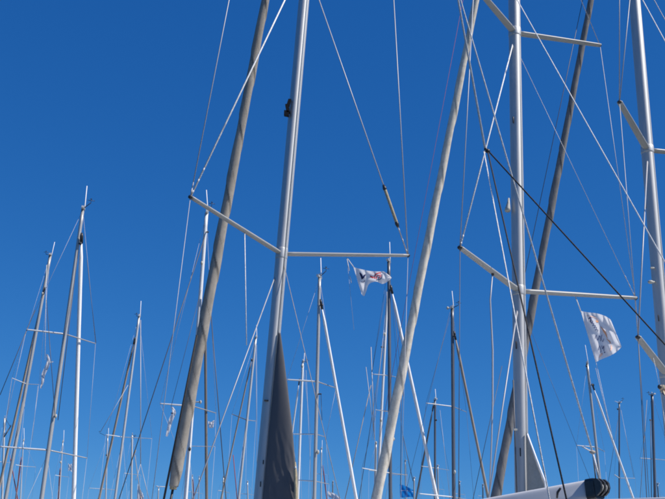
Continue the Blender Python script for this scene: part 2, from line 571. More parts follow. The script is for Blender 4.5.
# ---- yacht with the charcoal mainsail cover
A = Yacht('sailing_yacht', 'yacht with silver mast, charcoal canvas on its mast and a grey furled headsail', 10.0, (304, 0), (260, 499), 12.6, M['alu'], AFT, 11.0, 3.0, NEAR, w_top=10.2, above=12.2, sides=28)
a_low = A.spreader(254, [(190.5, 197), (408, 255.5)], 4.2, M['spreader'], near=True, spread=2.2, rise=0.14)
a_top = [P(251, -112, 8.9), P(391.5, -40, 10.3)]
a_up_root = A.at(-46)
for tip in a_top:
    v, f = tube([a_up_root, lerp(a_up_root, tip, 0.5), tip], [0.030, 0.028, 0.022], 12, Vector((0, 0, 1)), 0.8, 1.5)
    mk('spreader', v, f, M['alu_pale'], A.mast)
# ---- yacht with the cream furled headsail
B = Yacht('sailing_yacht', 'yacht with two pairs of spreaders, cream furled headsail and beige canvas wedge at mast', 11.7, (514.2, 0), (522, 495), 13.6, M['alu'], AFT, 11.0, 3.0, NEAR, w_top=10.6, above=10.0, sides=28)
b_low = B.spreader(291, [(460, 247.5), (635.5, 298)], 4.9, M['spreader'], near=True, spread=2.2, rise=0.14)
b_top = B.spreader(33, [(474, -15), (600, 45.5)], 4.4, M['spreader'], near=True, spread=2.2, rise=0.14)
# ---- yacht whose mast leaves the picture on the right
C = Yacht('sailing_yacht', 'yacht with stout silver mast and slim charcoal furled headsail crossing behind another mast', 14.0, (634.5, 0), (677, 499), 13.2, M['alu'], AFT, 11.5, 3.1, NEAR, w_top=9.8, above=9.0, sides=28)
c_low = C.spreader(374, [(638, 337), (770, 386)], 4.9, M['spreader'], near=True, spread=2.4, rise=0.14)
c_top = C.spreader(150, [(619.5, 102), (742, 160)], 4.3, M['spreader'], near=True, spread=2.4, rise=0.14)

def tip_boot(Y, tip, r):
    v, f = ball(tip, r, [], [], 10, (1, 1, 0.8))
    mk('tip_boot', v, f, M['black'], Y.mast)
for Y, tips, r in ((A, a_low, 0.027), (B, b_low, 0.034), (B, b_top, 0.026), (C, c_low, 0.036), (C, c_top, 0.035)):
    for t in tips:
        tip_boot(Y, t, r)
# brackets where spreaders meet the masts, and sail tracks along the masts
for Y, ys in ((A, (254,)), (B, (291, 33)), (C, (374, 150))):
    for y in ys:
        c = Y.at(y)
        r = Y.r0
        v, f = tube([c - Y.up * 0.07, c - Y.up * 0.05, c + Y.up * 0.05, c + Y.up * 0.07], [r * 0.99, r * 1.04, r * 1.04, r * 0.99], 28, Y.aft, 1.06, 0.94, mod=squarish(2.25))
        mk('spreader_bracket', v, f, M['alu'], Y.mast)
    tv, tf = [], []
    r = Y.r0
    p0, p1 = Y.foot + Y.aft * r * 1.07, Y.head + Y.aft * r * 0.78
    tube([p0, p1], [0.014, 0.012], 6, Y.aft, verts=tv, faces=tf)
    mk('sail_track', tv, tf, M['alu_pale'], Y.mast)

# ---- rigging of yacht A
W = M['wire']
rp = M['rope']
A.line('shroud', a_low[0], a_top[0], 1.2, W)
A.line('shroud', a_low[0], P(307, -46, 9.95), 1.9, rp)
A.line('shroud', a_low[0], P(148, 530, 8.9), 0.75, W)
A.line('shroud', a_low[1], a_top[1], 1.3, W)
A.line('shroud', a_low[1], P(303, -46, 10.0), 1.4, W)
A.line('shroud', a_low[1], P(399, 560, 10.2), 0.6, W)
A.line('shroud', A.at(277) - Vector((0.05, 0.02, 0)), P(189, 510, 8.7), 1.35, W)
# turnbuckles at the end of the left upper shroud
def beads(Y, a, b, n, r, m, name='turnbuckle'):
    ts, rs = [], []
    for i in range(n):
        q = r * (0.72 if i % 2 == 0 else 0.5)
        ts += [i / n, (i + 0.31) / n, (i + 0.62) / n, (i + 0.8) / n]
        rs += [q * 0.6, q, q * 0.6, r * 0.3]
    v, f = tube([lerp(a, b, t) for t in ts], rs, 8, Vector((0.2, 1, 0)))
    mk(name, v, f, W, Y.e)
beads(A, lerp(a_low[0], P(307, -46, 9.95), 0.012), lerp(a_low[0], P(307, -46, 9.95), 0.105), 5, 0.016, M['alu_pale'])
beads(A, lerp(a_low[0], a_top[0], 0.01), lerp(a_low[0], a_top[0], 0.05), 2, 0.016, M['alu_pale'])
q0, q1 = a_low[1], P(303, -46, 10.0)
beads(A, lerp(q0, q1, 0.01), lerp(q0, q1, 0.09), 5, 0.014, M['alu_pale'])
v, f = tube([lerp(q0, q1, 0.095), lerp(q0, q1, 0.10), lerp(q0, q1, 0.205), lerp(q0, q1, 0.21)], [0.012, 0.020, 0.020, 0.012], 10, Vector((0.2, 1, 0)))
shc = mk('shroud_cover', v, f, M['tube_cover'], A.e)
for t in (0.097, 0.207):
    v, f = tube([lerp(q0, q1, t - 0.011), lerp(q0, q1, t), lerp(q0, q1, t + 0.011)], [0.014, 0.026, 0.014], 10, Vector((0.2, 1, 0)))
    mk('cover_end', v, f, M['black'], shc)
# headsail furled on the forestay, with its halyard beside it and the drum at its foot
fa, fb = P(318, -280, 10.0), P(150, 610, 13.0)
fe = lerp(fa, fb, 0.872)
A.line('forestay', fe, fb, 3.0, M['black'])
A.furl(fa, fe, 0.040, 0.083, M['roll_grey'], True, 0.95, seed=1, sag=0.02)
A.line('furling_line', P(197, 335, 11.75), P(157, 533, 12.4), 2.6, M['rope_black'])
c = fe - Vector((0, 0, 0.02))
v, f = tube([c + Vector((0, 0, 0.05)), c + Vector((0, 0, 0.03)), c - Vector((0, 0, 0.02))], [0.040, 0.048, 0.048], 16, Vector((1, 0, 0)))
mk('furling_drum', v, f, M['tube_cover'], A.e)
# backstay with its bridle to the two stern corners
J = P(485.5, 151, 5.8)
A.line('backstay', P(351, -592, 10.0), J, 1.6, rp)
A.line('backstay', J + Vector((-0.012, 0, 0)), P(580, 660, 5.0), 1.8, rp)
A.line('backstay_bridle', J + Vector((0.015, 0, 0)), P(603, 660, 4.75), 2.2, M['rope_black'])
A.line('backstay_bridle', J + Vector((0.02, 0, 0)), P(955, 662, 6.0), 2.0, M['rope_black'])
v, f = ball(J + Vector((0.015, 0, 0)), 0.016, [], [], 10, (1.2, 1, 1))
ball(J + Vector((0.002, 0, 0.012)), 0.013, v, f, 10)
mk('backstay_block', v, f, M['black'], A.e)
# boom, its black end casting and the topping lift
ba, bb = P(255, 547, 10.0), P(592.5, 489.6, 6.52)
bd = (bb - ba).normalized()
v, f = tube([ba, lerp(ba, bb, 0.3), bb], [0.061, 0.061, 0.061], 40, Vector((0, 0, 1)), 1.12, 0.82, mod=squarish(4.5))
boom = mk('boom', v, f, M['boom'], A.e)
bs = bd.cross(Vector((0, 0, 1))).normalized()
bu = bs.cross(bd)
v, f = tube([bb - bd * 0.022, bb - bd * 0.018, bb + bd * 0.035, bb + bd * 0.055], [0.060, 0.066, 0.066, 0.062], 40, Vector((0, 0, 1)), 1.12, 0.88, mod=squarish(6.0))
cap = mk('end_cap', v, f, M['black'], boom, False)
for sgn in (-1, 0, 1):
    c0 = bb + bd * 0.05 + bs * (0.042 * sgn)
    prof = [(-0.02, -0.055), (0.02, -0.05), (0.05, -0.03), (0.065, 0.0), (0.062, 0.035), (0.035, 0.062), (-0.02, 0.066)]
    V = [c0 + bd * x + bu * z + bs * q for q in (-0.009, 0.009) for x, z in prof]
    n_ = len(prof)
    Fc = [tuple(range(n_)), tuple(reversed(range(n_, 2 * n_)))] + [(k, (k + 1) % n_ + 0, (k + 1) % n_ + n_, k + n_) for k in range(n_)]
    mk('cheek_plate', V, Fc, M['black'], cap, False)
for sgn in (-0.5, 0.5):
    c0 = bb + bd * 0.075 + bs * 0.042 * sgn + bu * 0.005
    v, f = tube([c0 - bs * 0.010, c0 + bs * 0.010], 0.032, 14, bu)
    mk('sheave', v, f, M['alu_pale'], cap)
bn = -bs if (-bs).dot(EYE - bb) > 0 else bs
def boom_side(t, h):
    return lerp(ba, bb, t) + bn * 0.0502 + bu * h
v, f = tube([boom_side(0.936, -0.025), boom_side(0.939, 0.015), boom_side(0.946, 0.04)], [0.007, 0.010, 0.008], 8, bn)
mk('reefing_line_exit', v, f, M['black'], boom)
lift_b = P(592.5, 452, 6.45)
A.line('topping_lift', P(338, -420, 10.0), lift_b, 1.5, rp)
A.line('topping_lift', lift_b, bb + bd * 0.07 + bu * 0.055, 2.9, rp)
A.line('topping_lift', lift_b, bb + bd * 0.04 + bu * 0.06, 1.8, M['rope_tan'])
A.line('topping_lift_tail', lift_b, P(582, 446.5, 6.45), 1.7, rp)
v, f = ball(lift_b, 0.017, [], [], 10, (1.3, 1, 0.8))
mk('lift_block', v, f, M['rope_tan'], A.e)
# mainsail head in its dark canvas cover against the mast
def cover(Y, rows, thick, m, name, seed, wrinkle):
    """rows: (y, x_left, x_right, d_left, d_right); lofted lens section with creases"""
    V, Fc = [], []
    n = 56
    dense = []
    K = 90
    for i in range(K + 1):
        t = i / K * (len(rows) - 1)
        j = min(int(t), len(rows) - 2)
        dense.append([lerp(rows[j][q], rows[j + 1][q], t - j) for q in range(5)])
    for i, (y, xl, xr, dl, dr) in enumerate(dense):
        a, b = P(xl, y, dl), P(xr, y, dr)
        ax = b - a
        nr = ax.cross(Vector((0, 0, 1))).normalized()
        if nr.dot(EYE - a) < 0:
            nr = -nr
        th = thick * (0.25 + 0.75 * i / K)
        for k in range(n):
            ang = 2 * math.pi * k / n
            u = 0.5 - 0.5 * math.cos(ang)
            h = math.sin(ang) * th
            p = a + ax * u + nr * h
            w1 = ax.length * u
            mask = max(0.0, (i / K - 0.48) / 0.52) ** 0.9
            bend = 0.9 * noise.noise(Vector((w1 * 6, p.z * 3.0, seed)))
            fold = (0.5 + 0.5 * math.sin(2 * math.pi * (p.z * 4.2 + w1 * 9.5 + bend))) ** 3
            fold2 = (0.5 + 0.5 * math.sin(2 * math.pi * (p.z * 2.1 + w1 * 13.0 - bend * 1.3))) ** 3
            patch = max(0.0, min(1.0, 0.75 + 1.3 * noise.noise(Vector((w1 * 5, p.z * 4.5, seed + 4)))))
            slack = 0.12 * noise.noise(Vector((w1 * 8, p.z * 1.6, seed + 8)))
            hgt = wrinkle * (mask * patch * (0.75 * fold + 0.5 * fold2) * (0.25 + 0.75 * min(1.0, u * 1.6)) + slack)
            p = p + nr * hgt * min(1.0, abs(math.sin(ang)) * 3) * (1 if math.sin(ang) >= 0 else 0.3)
            V.append(p)
    for i in range(K):
        for k in range(n):
            a0, a1 = i * n + k, i * n + (k + 1) % n
            Fc.append((a0, a0 + n, a1 + n, a1))
    Fc.append(tuple(range(n)))
    Fc.append(tuple(K * n + k for k in reversed(range(n))))
    return mk(name, V, Fc, m, Y.e)
mc = cover(A, [(333, 278.6, 280.6, 9.93, 9.92), (360, 275.6, 284.3, 9.92, 9.89), (389, 273.0, 287.8, 9.92, 9.86), (430, 269.0, 292.6, 9.92, 9.82), (470, 265.5, 296.0, 9.92, 9.79), (500, 262.8, 297.6, 9.92, 9.77), (530, 260.2, 299.0, 9.92, 9.75)], 0.05, M['navy_cover'], 'mainsail_cover', 5, 0.030)
v, f = tube([P(295.2, 462, 9.74), P(295.6, 472, 9.73), P(296.2, 500, 9.72), P(297, 528, 9.7)], [0.008, 0.019, 0.022, 0.022], 10, Vector((0, 1, 0)))
mk('cover_lacing', v, f, M['tube_cover'], mc)
v, f = ball(P(295.4, 467.5, 9.71), 0.012, [], [], 8)
mk('lacing_eye', v, f, M['alu_pale'], mc)
A.line('lazy_jack', A.at(268) + A.aft * 0.08, P(345, 520, 9.1), 0.75, M['rope_tan'])
A.line('flag_halyard', lerp(a_low[0], A.at(254), 0.565), P(246.5, 345, 9.3), 1.1, rp)
A.line('halyard', P(463, 0, 8.9), P(380, 437, 8.9), 0.42, M['rope_red'])
fh = lerp(A.at(254), a_low[1], 0.49)
A.line('flag_halyard', P(347, 258, fh.y), P(354, 267.5, fh.y), 1.1, rp)
A.line('flag_halyard', P(347, 259, fh.y), P(349.3, 271, fh.y), 0.9, rp)
A.line('flag_halyard', P(350, 276, fh.y), P(351.5, 283, fh.y), 0.9, rp)
A.line('flag_halyard', P(347, 259, fh.y), P(354, 330, fh.y), 0.35, W)
# fittings on the mast
c = P(287.6, 109, 9.93)
v, f = boxes([(c, Vector((0.020, 0, 0.004)), Vector((0, 0.03, 0)), Vector((-0.012, 0, 0.055))), (c + Vector((0.012, 0, 0.085)), Vector((0.018, 0, 0)), Vector((0, 0.022, 0)), Vector((0.01, 0, 0.045))), (c + Vector((-0.010, 0, -0.065)), Vector((0.03, 0, -0.006)), Vector((0, 0.03, 0)), Vector((0, 0, 0.03)))])
mk('steaming_light', v, f, M['jet'], A.mast, False)
for (x, y, ww_, hh) in ((266.3, 400.5, 2.2, 0.7), (260.6, 484, 0.5, 2.5), (263.4, 462, 0.5, 2.0)):
    c = P(x, y, 9.93)
    v, f = boxes([(c, Vector((ww_ * 0.011, 0, 0)), Vector((0, 0.012, 0)), Vector((0, 0, hh * 0.011)))])
    mk('halyard_slot', v, f, M['black'], A.mast, False)
#A.line('halyard', A.at(-40) + A.aft * 0.085 + A.side * 0.03, A.at(332) + A.aft * 0.088 + A.side * 0.01, 0.9, M['rope_tan'])

# ---- rigging of yacht B
B.line('shroud', b_low[0], b_top[0], 1.2, W)
B.line('shroud', b_low[0], B.at(37), 1.7, rp)
B.line('shroud', b_low[0], P(458.4, 540, 10.6), 0.9, M['wire_dark'])
B.line('shroud', b_low[1], b_top[1], 0.75, W)
B.line('shroud', b_low[1], B.at(46), 0.6, W)
B.line('shroud', b_low[1], P(652, 540, 12.4), 0.7, M['wire_dark'])
B.line('shroud', b_top[1], B.at(-166), 0.8, W)
B.line('shroud', b_top[0], B.at(-166), 0.9, W)
B.line('shroud', B.at(300) - B.side * 0.0, P(486, 515, 10.6), 1.8, W)
beads(B, lerp(b_low[0], B.at(37), 0.012), lerp(b_low[0], B.at(37), 0.055), 3, 0.020, M['alu_pale'])
beads(B, lerp(b_low[1], B.at(46), 0.01), lerp(b_low[1], B.at(46), 0.09), 5, 0.013, M['alu_pale'])
B.furl(P(513, -185, 11.7), P(354, 610, 14.7), 0.042, 0.084, M['roll_cream'], True, 1.1, seed=5, sag=0.02)
B.line('topping_lift', P(516, -2, 11.6), P(800, 502, 8.6), 1.5, rp)
bba, bbb = P(523, 508, 11.6), P(800, 502, 8.6)
v, f = tube([bba, lerp(bba, bbb, 0.4), bbb], [0.070] * 3, 40, Vector((0, 0, 1)), 1.12, 0.82, mod=squarish(4.5))
mk('boom', v, f, M['boom'], B.e)
bc = cover(B, [(433, 526.2, 528.0, 11.6, 11.58), (460, 527.0, 536.6, 11.6, 11.45), (482, 527.6, 545.0, 11.6, 11.3), (500, 527.8, 549.5, 11.6, 11.2)], 0.05, M['beige_cover'], 'mainsail_cover', 11, 0.012)
v, f = tube([P(527.3, 434, 11.55), P(536.5, 459, 11.4), P(545.2, 482, 11.24), P(547, 500, 11.2)], [0.012] * 4, 8, Vector((0, 1, 0)))
mk('cover_edge', v, f, M['roll_white'], bc)
hp = lerp(b_low[0], B.at(291), 0.53)
hx = hp - Vector((0, 0, 0.02))
pts = [hx, P(490.2, 300, hp.y), P(492.6, 350, hp.y), P(492.6, 400, hp.y + 0.05), P(491.6, 440, hp.y + 0.05), P(488.5, 520, hp.y + 0.1)]
v, f = tube(pts, [0.007, 0.010, 0.012, 0.011, 0.009, 0.007], 8, Vector((0, 1, 0)))
mk('flag_halyard', v, f, W, B.e)
v, f = tube([hx + Vector((0, 0, 0.05)), hx - Vector((0, 0, 0.03))], 0.018, 8, Vector((1, 0, 0)))
mk('halyard_block', v, f, M['black'], B.e)
fhb = lerp(B.at(291), b_low[1], 0.48)
B.line('flag_halyard', P(575.5, 297, fhb.y), P(581, 311.5, fhb.y), 1.3, rp)
B.line('flag_halyard', P(581, 311.5, fhb.y), P(596, 362, fhb.y), 0.8, rp)
B.line('flag_halyard', P(596, 362, fhb.y), P(613, 440, fhb.y), 0.6, rp)
c = P(507.6, 205.5, 11.66)
v, f = tube([c + Vector((0.02, 0, 0.11)), c + Vector((0.012, 0, 0.03)), c + Vector((0, 0, -0.05)), c + Vector((-0.004, 0, -0.085))], [0.014, 0.028, 0.048, 0.05], 14, Vector((1, 0, 0)), 0.8, 1.0)
mk('deck_light', v, f, M['ivory'], B.mast)

B.line('halyard', P(513.2, 380, 11.62), P(517.2, 505, 11.6), 1.7, M['wire_dark'])
v, f = boxes([(P(515.5, 429.5, 11.58), Vector((0.022, 0, 0)), Vector((0, 0.012, 0)), Vector((0, 0, 0.012)))])
mk('mast_cleat', v, f, M['ivory'], B.mast, False)

# ---- rigging of yacht C
C.line('shroud', c_top[0], P(619.3, -80, 12.4), 1.3, W)
C.line('shroud', c_top[0], P(636, -62, 13.9), 1.3, W)
C.line('shroud', c_low[0], c_top[0], 0.9, W)
C.line('shroud', c_low[0], C.at(155), 1.8, W)
C.line('shroud', c_low[0], P(649, 540, 12.6), 1.0, M['wire_dark'])
C.line('shroud', c_low[1], c_top[1], 0.9, W)
C.line('topping_lift', P(636, -12, 13.9), P(920, 510, 11.2), 1.4, rp)
C.line('shroud', P(648, -11, 13.9), c_top[1], 0.9, W)
C.furl(P(621, -158, 14.0), P(474, 610, 17.0), 0.045, 0.088, M['roll_dark'], True, 1.0, seed=9, sag=0.02)
C.line('halyard', P(588, -25, 14.6), P(521, 292, 15.6), 0.8, M['wire_dark'])
for (x, y, s_) in ((650.6, 282, 0.038), (651.2, 268, 0.016)):
    v, f = ball(P(x, y, 13.9), s_, [], [], 10, (1.3, 1, 0.8))
    tube([P(x, y, 13.9), C.at(y)], 0.018, 6, Vector((0, 0, 1)), verts=v, faces=f)
    mk('deck_light', v, f, M['ivory'], C.mast)
for Y, x, y in ((B, 513.2, 120), (B, 516.2, 345), (B, 520.5, 452), (C, 645.6, 205), (C, 658.5, 318)):
    c = P(x, y, Y.d - Y.r0 * 0.93)
    v, f = tube([c + Vector((0, 0, 0.055)), c + Vector((0, 0, 0.045)), c - Vector((0, 0, 0.045)), c - Vector((0, 0, 0.055))], [0.004, 0.010, 0.010, 0.004], 10, Vector((1, 0, 0)), 1.0, 0.6)
    mk('halyard_slot', v, f, M['black'], Y.mast)
C.line('flag_halyard', P(653.5, 358, 12.6), P(659.3, 385, 12.6), 0.6, rp)
C.line('flag_halyard', P(659.3, 385, 12.6), P(672, 470, 12.6), 0.6, rp)

# ---- flags on the near yachts
flag('flag', 'small white burgee with navy and red emblem flying under the silver spreader',
     [(353.5, 267.2), (357.5, 268.3), (363, 269.6), (370, 271), (377, 271.4), (383.3, 271.3), (387.5, 274), (391.4, 277.2)],
     [(361.5, 294), (364.2, 296), (366.5, 290.5), (369, 284), (376, 281.6), (382.4, 284), (388, 281.3), (391.4, 278.2)],
     fh.y - 0.03, M['flag'], 0.035, 1.6, 30, 16, 1.0,
     prints=[('emblem', 'print_navy', (2.2, 0.8), [(359.7, 272.6), (361.3, 275.5), (361.9, 278.8)]),
             ('emblem', 'print_navy', (2.4, 0.8), [(361.6, 279.3), (363.2, 277.2), (365.6, 274.4)]),
             ('emblem', 'print_navy', 0.6, [(361.2, 281.6), (363.2, 282), (365, 280.6)]),
             ('emblem', 'print_red', 1.5, [(370.2, 276.2), (371.8, 277), (373.6, 277.6)]),
             ('emblem', 'print_red', 1.0, [(374.8, 278.8), (374.6, 276.4), (376.2, 274), (379, 272.9), (381, 273)]),
             ('emblem', 'print_red', 0.9, [(376.4, 278.9), (376.6, 276.8), (378, 275.4), (381.4, 275)]),
             ('emblem', 'print_navy', 0.7, [(376, 279.8), (379, 279.6), (381.8, 277.6), (382, 274.2)]),
             ('emblem', 'print_red', 0.8, [(378.4, 278.6), (379.4, 277), (381.4, 276.4)])])
def cursive(x0, y0, x1, y1, amp, loops, w):
    pts = []
    n = loops * 6
    dx, dy = x1 - x0, y1 - y0
    L = math.hypot(dx, dy)
    nx, ny = -dy / L, dx / L
    r_ = random.Random(int(x0 * 10))
    for i in range(n + 1):
        t = i / n
        a = amp * (0.7 + 0.5 * r_.random())
        ph = t * loops * 2 * math.pi
        off = a * math.sin(ph)
        bk = 0.35 * L / loops * 0.5 * math.cos(ph)
        pts.append((x0 + dx * t + nx * off + dx / L * bk, y0 + dy * t + ny * off + dy / L * bk))
    return ('lettering', 'print_slate', w, pts)
flag('flag', 'large white flag with navy script and orange swoosh flying under the double-spreader mast',
     [(581, 311), (588, 312.3), (597, 313.4), (605.5, 316.2), (610.8, 319.8)],
     [(596, 362), (603, 358.6), (610.5, 355.5), (617, 351.4), (621.6, 346.8)],
     fhb.y - 0.02, M['flag'], 0.042, 1.7, 36, 26, 0.4,
     prints=[cursive(589.4, 317.8, 597.2, 331.2, 1.3, 6, 0.55),
             ('lettering', 'print_slate', 0.9, [(588.6, 318.6), (590.8, 317.2), (590.6, 321.6), (592.2, 323.4)]),
             ('lettering', 'print_slate', 0.6, [(595.2, 338.6), (596.4, 334.8), (597.6, 340.4), (599.8, 335.6), (600.6, 341.2)]),
             ('lettering', 'print_slate', 0.55, [(602, 334.6), (601.4, 338.4), (602.8, 341.6), (603.9, 338.6)]),
             ('lettering', 'print_slate', 0.6, [(598.4, 350.2), (599.6, 345.8), (601.2, 351.2), (600.2, 352.2)]),
             ('lettering', 'print_slate', 0.6, [(601.8, 345.4), (602.6, 349), (603.8, 345.8), (603.9, 351)]),
             ('lettering', 'print_slate', 1.3, [(604.1, 352.1), (605.2, 352.5)]),
             ('emblem', 'print_orange', (2.4, 1.4), [(595.8, 320.4), (598.4, 322.2)]),
             ('emblem', 'print_orange', (2.2, 0.4), [(600.6, 326.4), (603.4, 330.2), (605.6, 333.6), (607.4, 338.4)]),
             ('emblem', 'print_orange', (1.4, 0.3), [(606.4, 338.6), (609.6, 341.4), (610.8, 344)]),
             ('emblem', 'print_pink', (1.8, 0.4), [(611, 344.6), (611.6, 348), (609.8, 351.2)]),
             ('emblem', 'print_pink', (2.6, 0.5), [(599.4, 357.4), (601.4, 354.4), (602.6, 352.8)]),
             ('emblem', 'print_pink', (1.2, 0.3), [(586, 315.4), (593, 316.8), (599, 320)])])
cf = flag('flag', 'rolled cream flag with dark top hanging under the spreader of the stout mast',
          [(659.2, 385.5), (663, 384.6), (668, 387), (676, 391)], [(659.4, 390), (662.5, 393.8), (667, 398.5), (676, 404)], 12.58, M['flag_cream'], 0.05, 1.3, 18, 10, 2.0,
          prints=[('stripe', 'print_navy', 0.9, [(660.4, 391.2), (664, 394.6), (670, 400)]), ('stripe', 'print_orange', 0.7, [(661, 388.2), (665.5, 391.4), (671, 396)])])
v, f = ball(P(659.6, 386.8, 12.52), 0.03, [], [], 10, (1, 1, 1.1))
mk('toggle', v, f, M['black'], cf)

# ================================================================== the yachts moored farther out
FARG = 'sailboats moored in the rows behind'
def far(label, d, top, bot, w, m, spr=(), furl=(), wires=(), ant=None, vane=None, lamps=(), w_top=None, wire='wire', aft=(0.25, -0.97), fore=False, back=False, rig=True, r=0.0045, sw=1.2, spm='white_mast', sides=10, cap=True, beam=2.3, length=8.6):
    y = Yacht('sailboat', label, d, top, bot, w, M[m], aft, length, beam, FARG, w_top=w_top, sides=sides)
    tips = []
    for item in spr:
        tips.append(y.spreader(item[0], item[1], item[2] if len(item) > 2 else sw, M[spm], spread=0.9, rise=0.03))
    if rig:
        y.auto_rig(tips, wire, r, fore=None if fore else False, back=back)
    y.masthead(ant, vane, cap=cap)
    for i, (x0, y0, x1, y1, ww_, fm) in enumerate(furl):
        a, b = P(x0, y0, d - 0.1), P(x1, y1, d + (1.6 if x1 < x0 else 1.2))
        # carry the roll on down to the deck, below the frame
        dr = (b - a).normalized()
        e = b + dr * max(0.0, (b.z - 1.5) / max(-dr.z, 0.2))
        y.furl(a, e, rad(ww_ * 0.85, a), rad(ww_, b), M[fm], seed=i + d)
        v, f = tube([a - dr * 0.22, a - dr * 0.12, a + dr * 0.1], [rad(ww_, a) * q for q in (0.45, 0.8, 0.7)], 8, Vector((0.2, 1, 0)))
        if ww_ > 1.7:
            mk('furler_swivel', v, f, M['black'], y.e)
    for (x0, y0, x1, y1, ww_, wm) in wires:
        y.line('stay', P(x0, y0, d - 0.15), P(x1, y1, d - 0.6), ww_, M[wm])
    for l in lamps:
        y.lamp(*l)
    return y

# --- first row behind, about 26 to 31 metres off
far('grey mast with two long spreader pairs and bright white furled headsail beside it', 26, (82.8, 210), (41.5, 499), 4.9, 'alu_far',
    [(334, [(26.5, 329.5), (95.5, 343.5)], 2.0), (450, [(0, 446.5), (87, 458)], 2.0)],
    [(81.5, 240, 73.6, 499, 4.7, 'roll_white')],
    [(35, 310, 0, 395, 0.8, 'wire_dark'), (46.5, 300, 55, 415, 0.7, 'wire_dark'), (78, 250, 58, 420, 0.8, 'wire_dark'), (87, 260, 96, 343, 0.5, 'wire_dark')],
    ant=(87, 186), vane=(90.8, 203), lamps=[(80.6, 243.5, 0.08, 'black'), (55.6, 416, 0.09)], w_top=3.6)
far('tall white mast with forked antennas and brown furled sail, partly behind a grey furled headsail', 27, (206.4, 214), (185.5, 499), 4.6, 'white_mast',
    [(406, [(160, 403.5), (216, 413)], 1.8), (446, [(176, 444), (215, 446.5)], 0.9)],
    [(205.0, 300, 206.6, 499, 3.2, 'brown')],
    [(205, 236, 119, 499, 1.0, 'wire_dark'), (209, 290, 226, 499, 1.0, 'wire_dark'), (201, 290, 171, 407, 0.5, 'wire_dark')],
    ant=(206.4, 190), vane=(211.6, 206), lamps=[(201.8, 263, 0.09), (200.4, 402, 0.08), (189.6, 449, 0.09, 'black'), (208, 232, 0.05, 'black'), (199, 327, 0.05, 'black')], w_top=4.0)
far('slim grey mast with bright white furled headsail slanting down on its right side', 27.5, (319.6, 278), (314.3, 499), 4.0, 'alu_far',
    [(381.5, [(287, 379.5), (336, 388)], 1.9), (434, [(292, 434), (326, 437)], 1.3), (481, [(298, 480), (329, 484)], 1.3)],
    [(321.6, 306, 356.3, 499, 3.4, 'roll_white')], [(321, 395, 322, 420, 0.6, 'black')],
    ant=(320.7, 258), vane=(326, 271), lamps=[(322.2, 305, 0.07, 'black'), (317.8, 452, 0.1), (321, 394, 0.04, 'black')], w_top=3.4, aft=(-0.3, -0.95))
far('dark mast with bright white furled headsail crossing behind the cream furled headsail', 31, (388.8, 262), (390.4, 499), 3.9, 'alu_dark',
    [(375.5, [(371.5, 374), (398, 377.5)], 1.1), (411, [(377, 410), (400, 412)], 0.8), (473, [(362, 468), (407, 475)], 1.3)],
    [(391.8, 291, 437, 499, 3.5, 'roll_white')], [(386, 290, 372, 372, 0.4, 'wire_dark'), (393, 300, 404, 400, 0.5, 'wire_dark')],
    ant=(389.6, 242), lamps=[(393.6, 439, 0.09), (391.8, 290, 0.08, 'black')], w_top=3.4, wire='wire_dark', aft=(-0.3, -0.95))
far('dark slate mast with wind instruments and a tan furled headsail slanting down right', 31.5, (452.3, 309), (453.8, 499), 4.1, 'alu_dark',
    [(406.5, [(426, 403), (466.5, 412)], 1.2), (497, [(419, 493.5), (474, 501)], 1.4)],
    [(455.2, 337, 488.5, 499, 2.9, 'roll_tan')], [(450, 312, 404, 499, 0.4, 'wire_dark'), (502, 366, 473, 499, 0.7, 'wire_dark')],
    ant=(452, 291), vane=(458.6, 305), lamps=[(455, 336, 0.08, 'black'), (454.6, 472, 0.1), (447.6, 308, 0.09)], w_top=3.6, wire='wire_dark', aft=(-0.3, -0.95))

# --- second row, about 38 to 44 metres off
far('grey mast with a tan furled headsail against it and a masthead wind arm', 38, (50.2, 256), (5.5, 499), 3.9, 'alu_far',
    [(384, [(12, 378), (39, 384.5)], 1.0)],
    [(44, 292, -1.5, 491, 2.6, 'roll_tan')], [(12, 378, 5, 430, 0.4, 'wire_dark'), (38, 386, 32, 440, 0.4, 'wire'), (46.6, 265, 45, 360, 0.5, 'rope')],
    ant=(54.7, 242), vane=(45.8, 254), lamps=[(42.6, 293.5, 0.1)], w_top=3.2)
far('slender pale mast with long antenna, tan furled headsail and forked backstay', 40, (139, 317), (115, 499), 2.9, 'alu_pale',
    [(437, [(106, 434.5), (152, 438.5)], 0.9)],
    [(134, 342, 99, 499, 2.5, 'roll_tan')],
    [(140.6, 320, 140.6, 464, 1.0, 'wire'), (140.6, 464, 136, 480, 0.7, 'wire'), (140.6, 464, 149, 499, 0.7, 'wire'), (128, 385, 101, 431, 0.6, 'wire')],
    ant=(141, 301), vane=(136.4, 316), lamps=[(134.2, 341, 0.09, 'black')], w_top=2.6)
far('thin pale mast with flat masthead, short dark spreader and tan furled headsail', 42, (255.8, 338), (238.6, 499), 2.9, 'alu_pale',
    [(420, [(232, 414), (256, 421)], 1.1)],
    [(252, 358, 221, 499, 1.7, 'roll_tan')],
    [(256.5, 345, 257, 499, 0.5, 'wire'), (233.2, 455, 237.2, 499, 1.0, 'rope_red')],
    ant=(256.4, 325), lamps=[(251.6, 360, 0.09, 'black')], w_top=2.6, spm='alu_dark')
far('short white mast with thick head standing between dark canvas and slim grey mast', 43, (302.8, 362), (297.8, 499), 2.7, 'white_mast',
    [(434, [(296, 433.6), (311, 434.2)], 0.8)],
    [(299, 383, 287, 470, 1.9, 'roll_white')], [(306, 370, 312, 499, 0.4, 'wire')],
    lamps=[(302.2, 366, 0.13)], w_top=2.6, ant=(304.5, 353), vane=(307, 362))
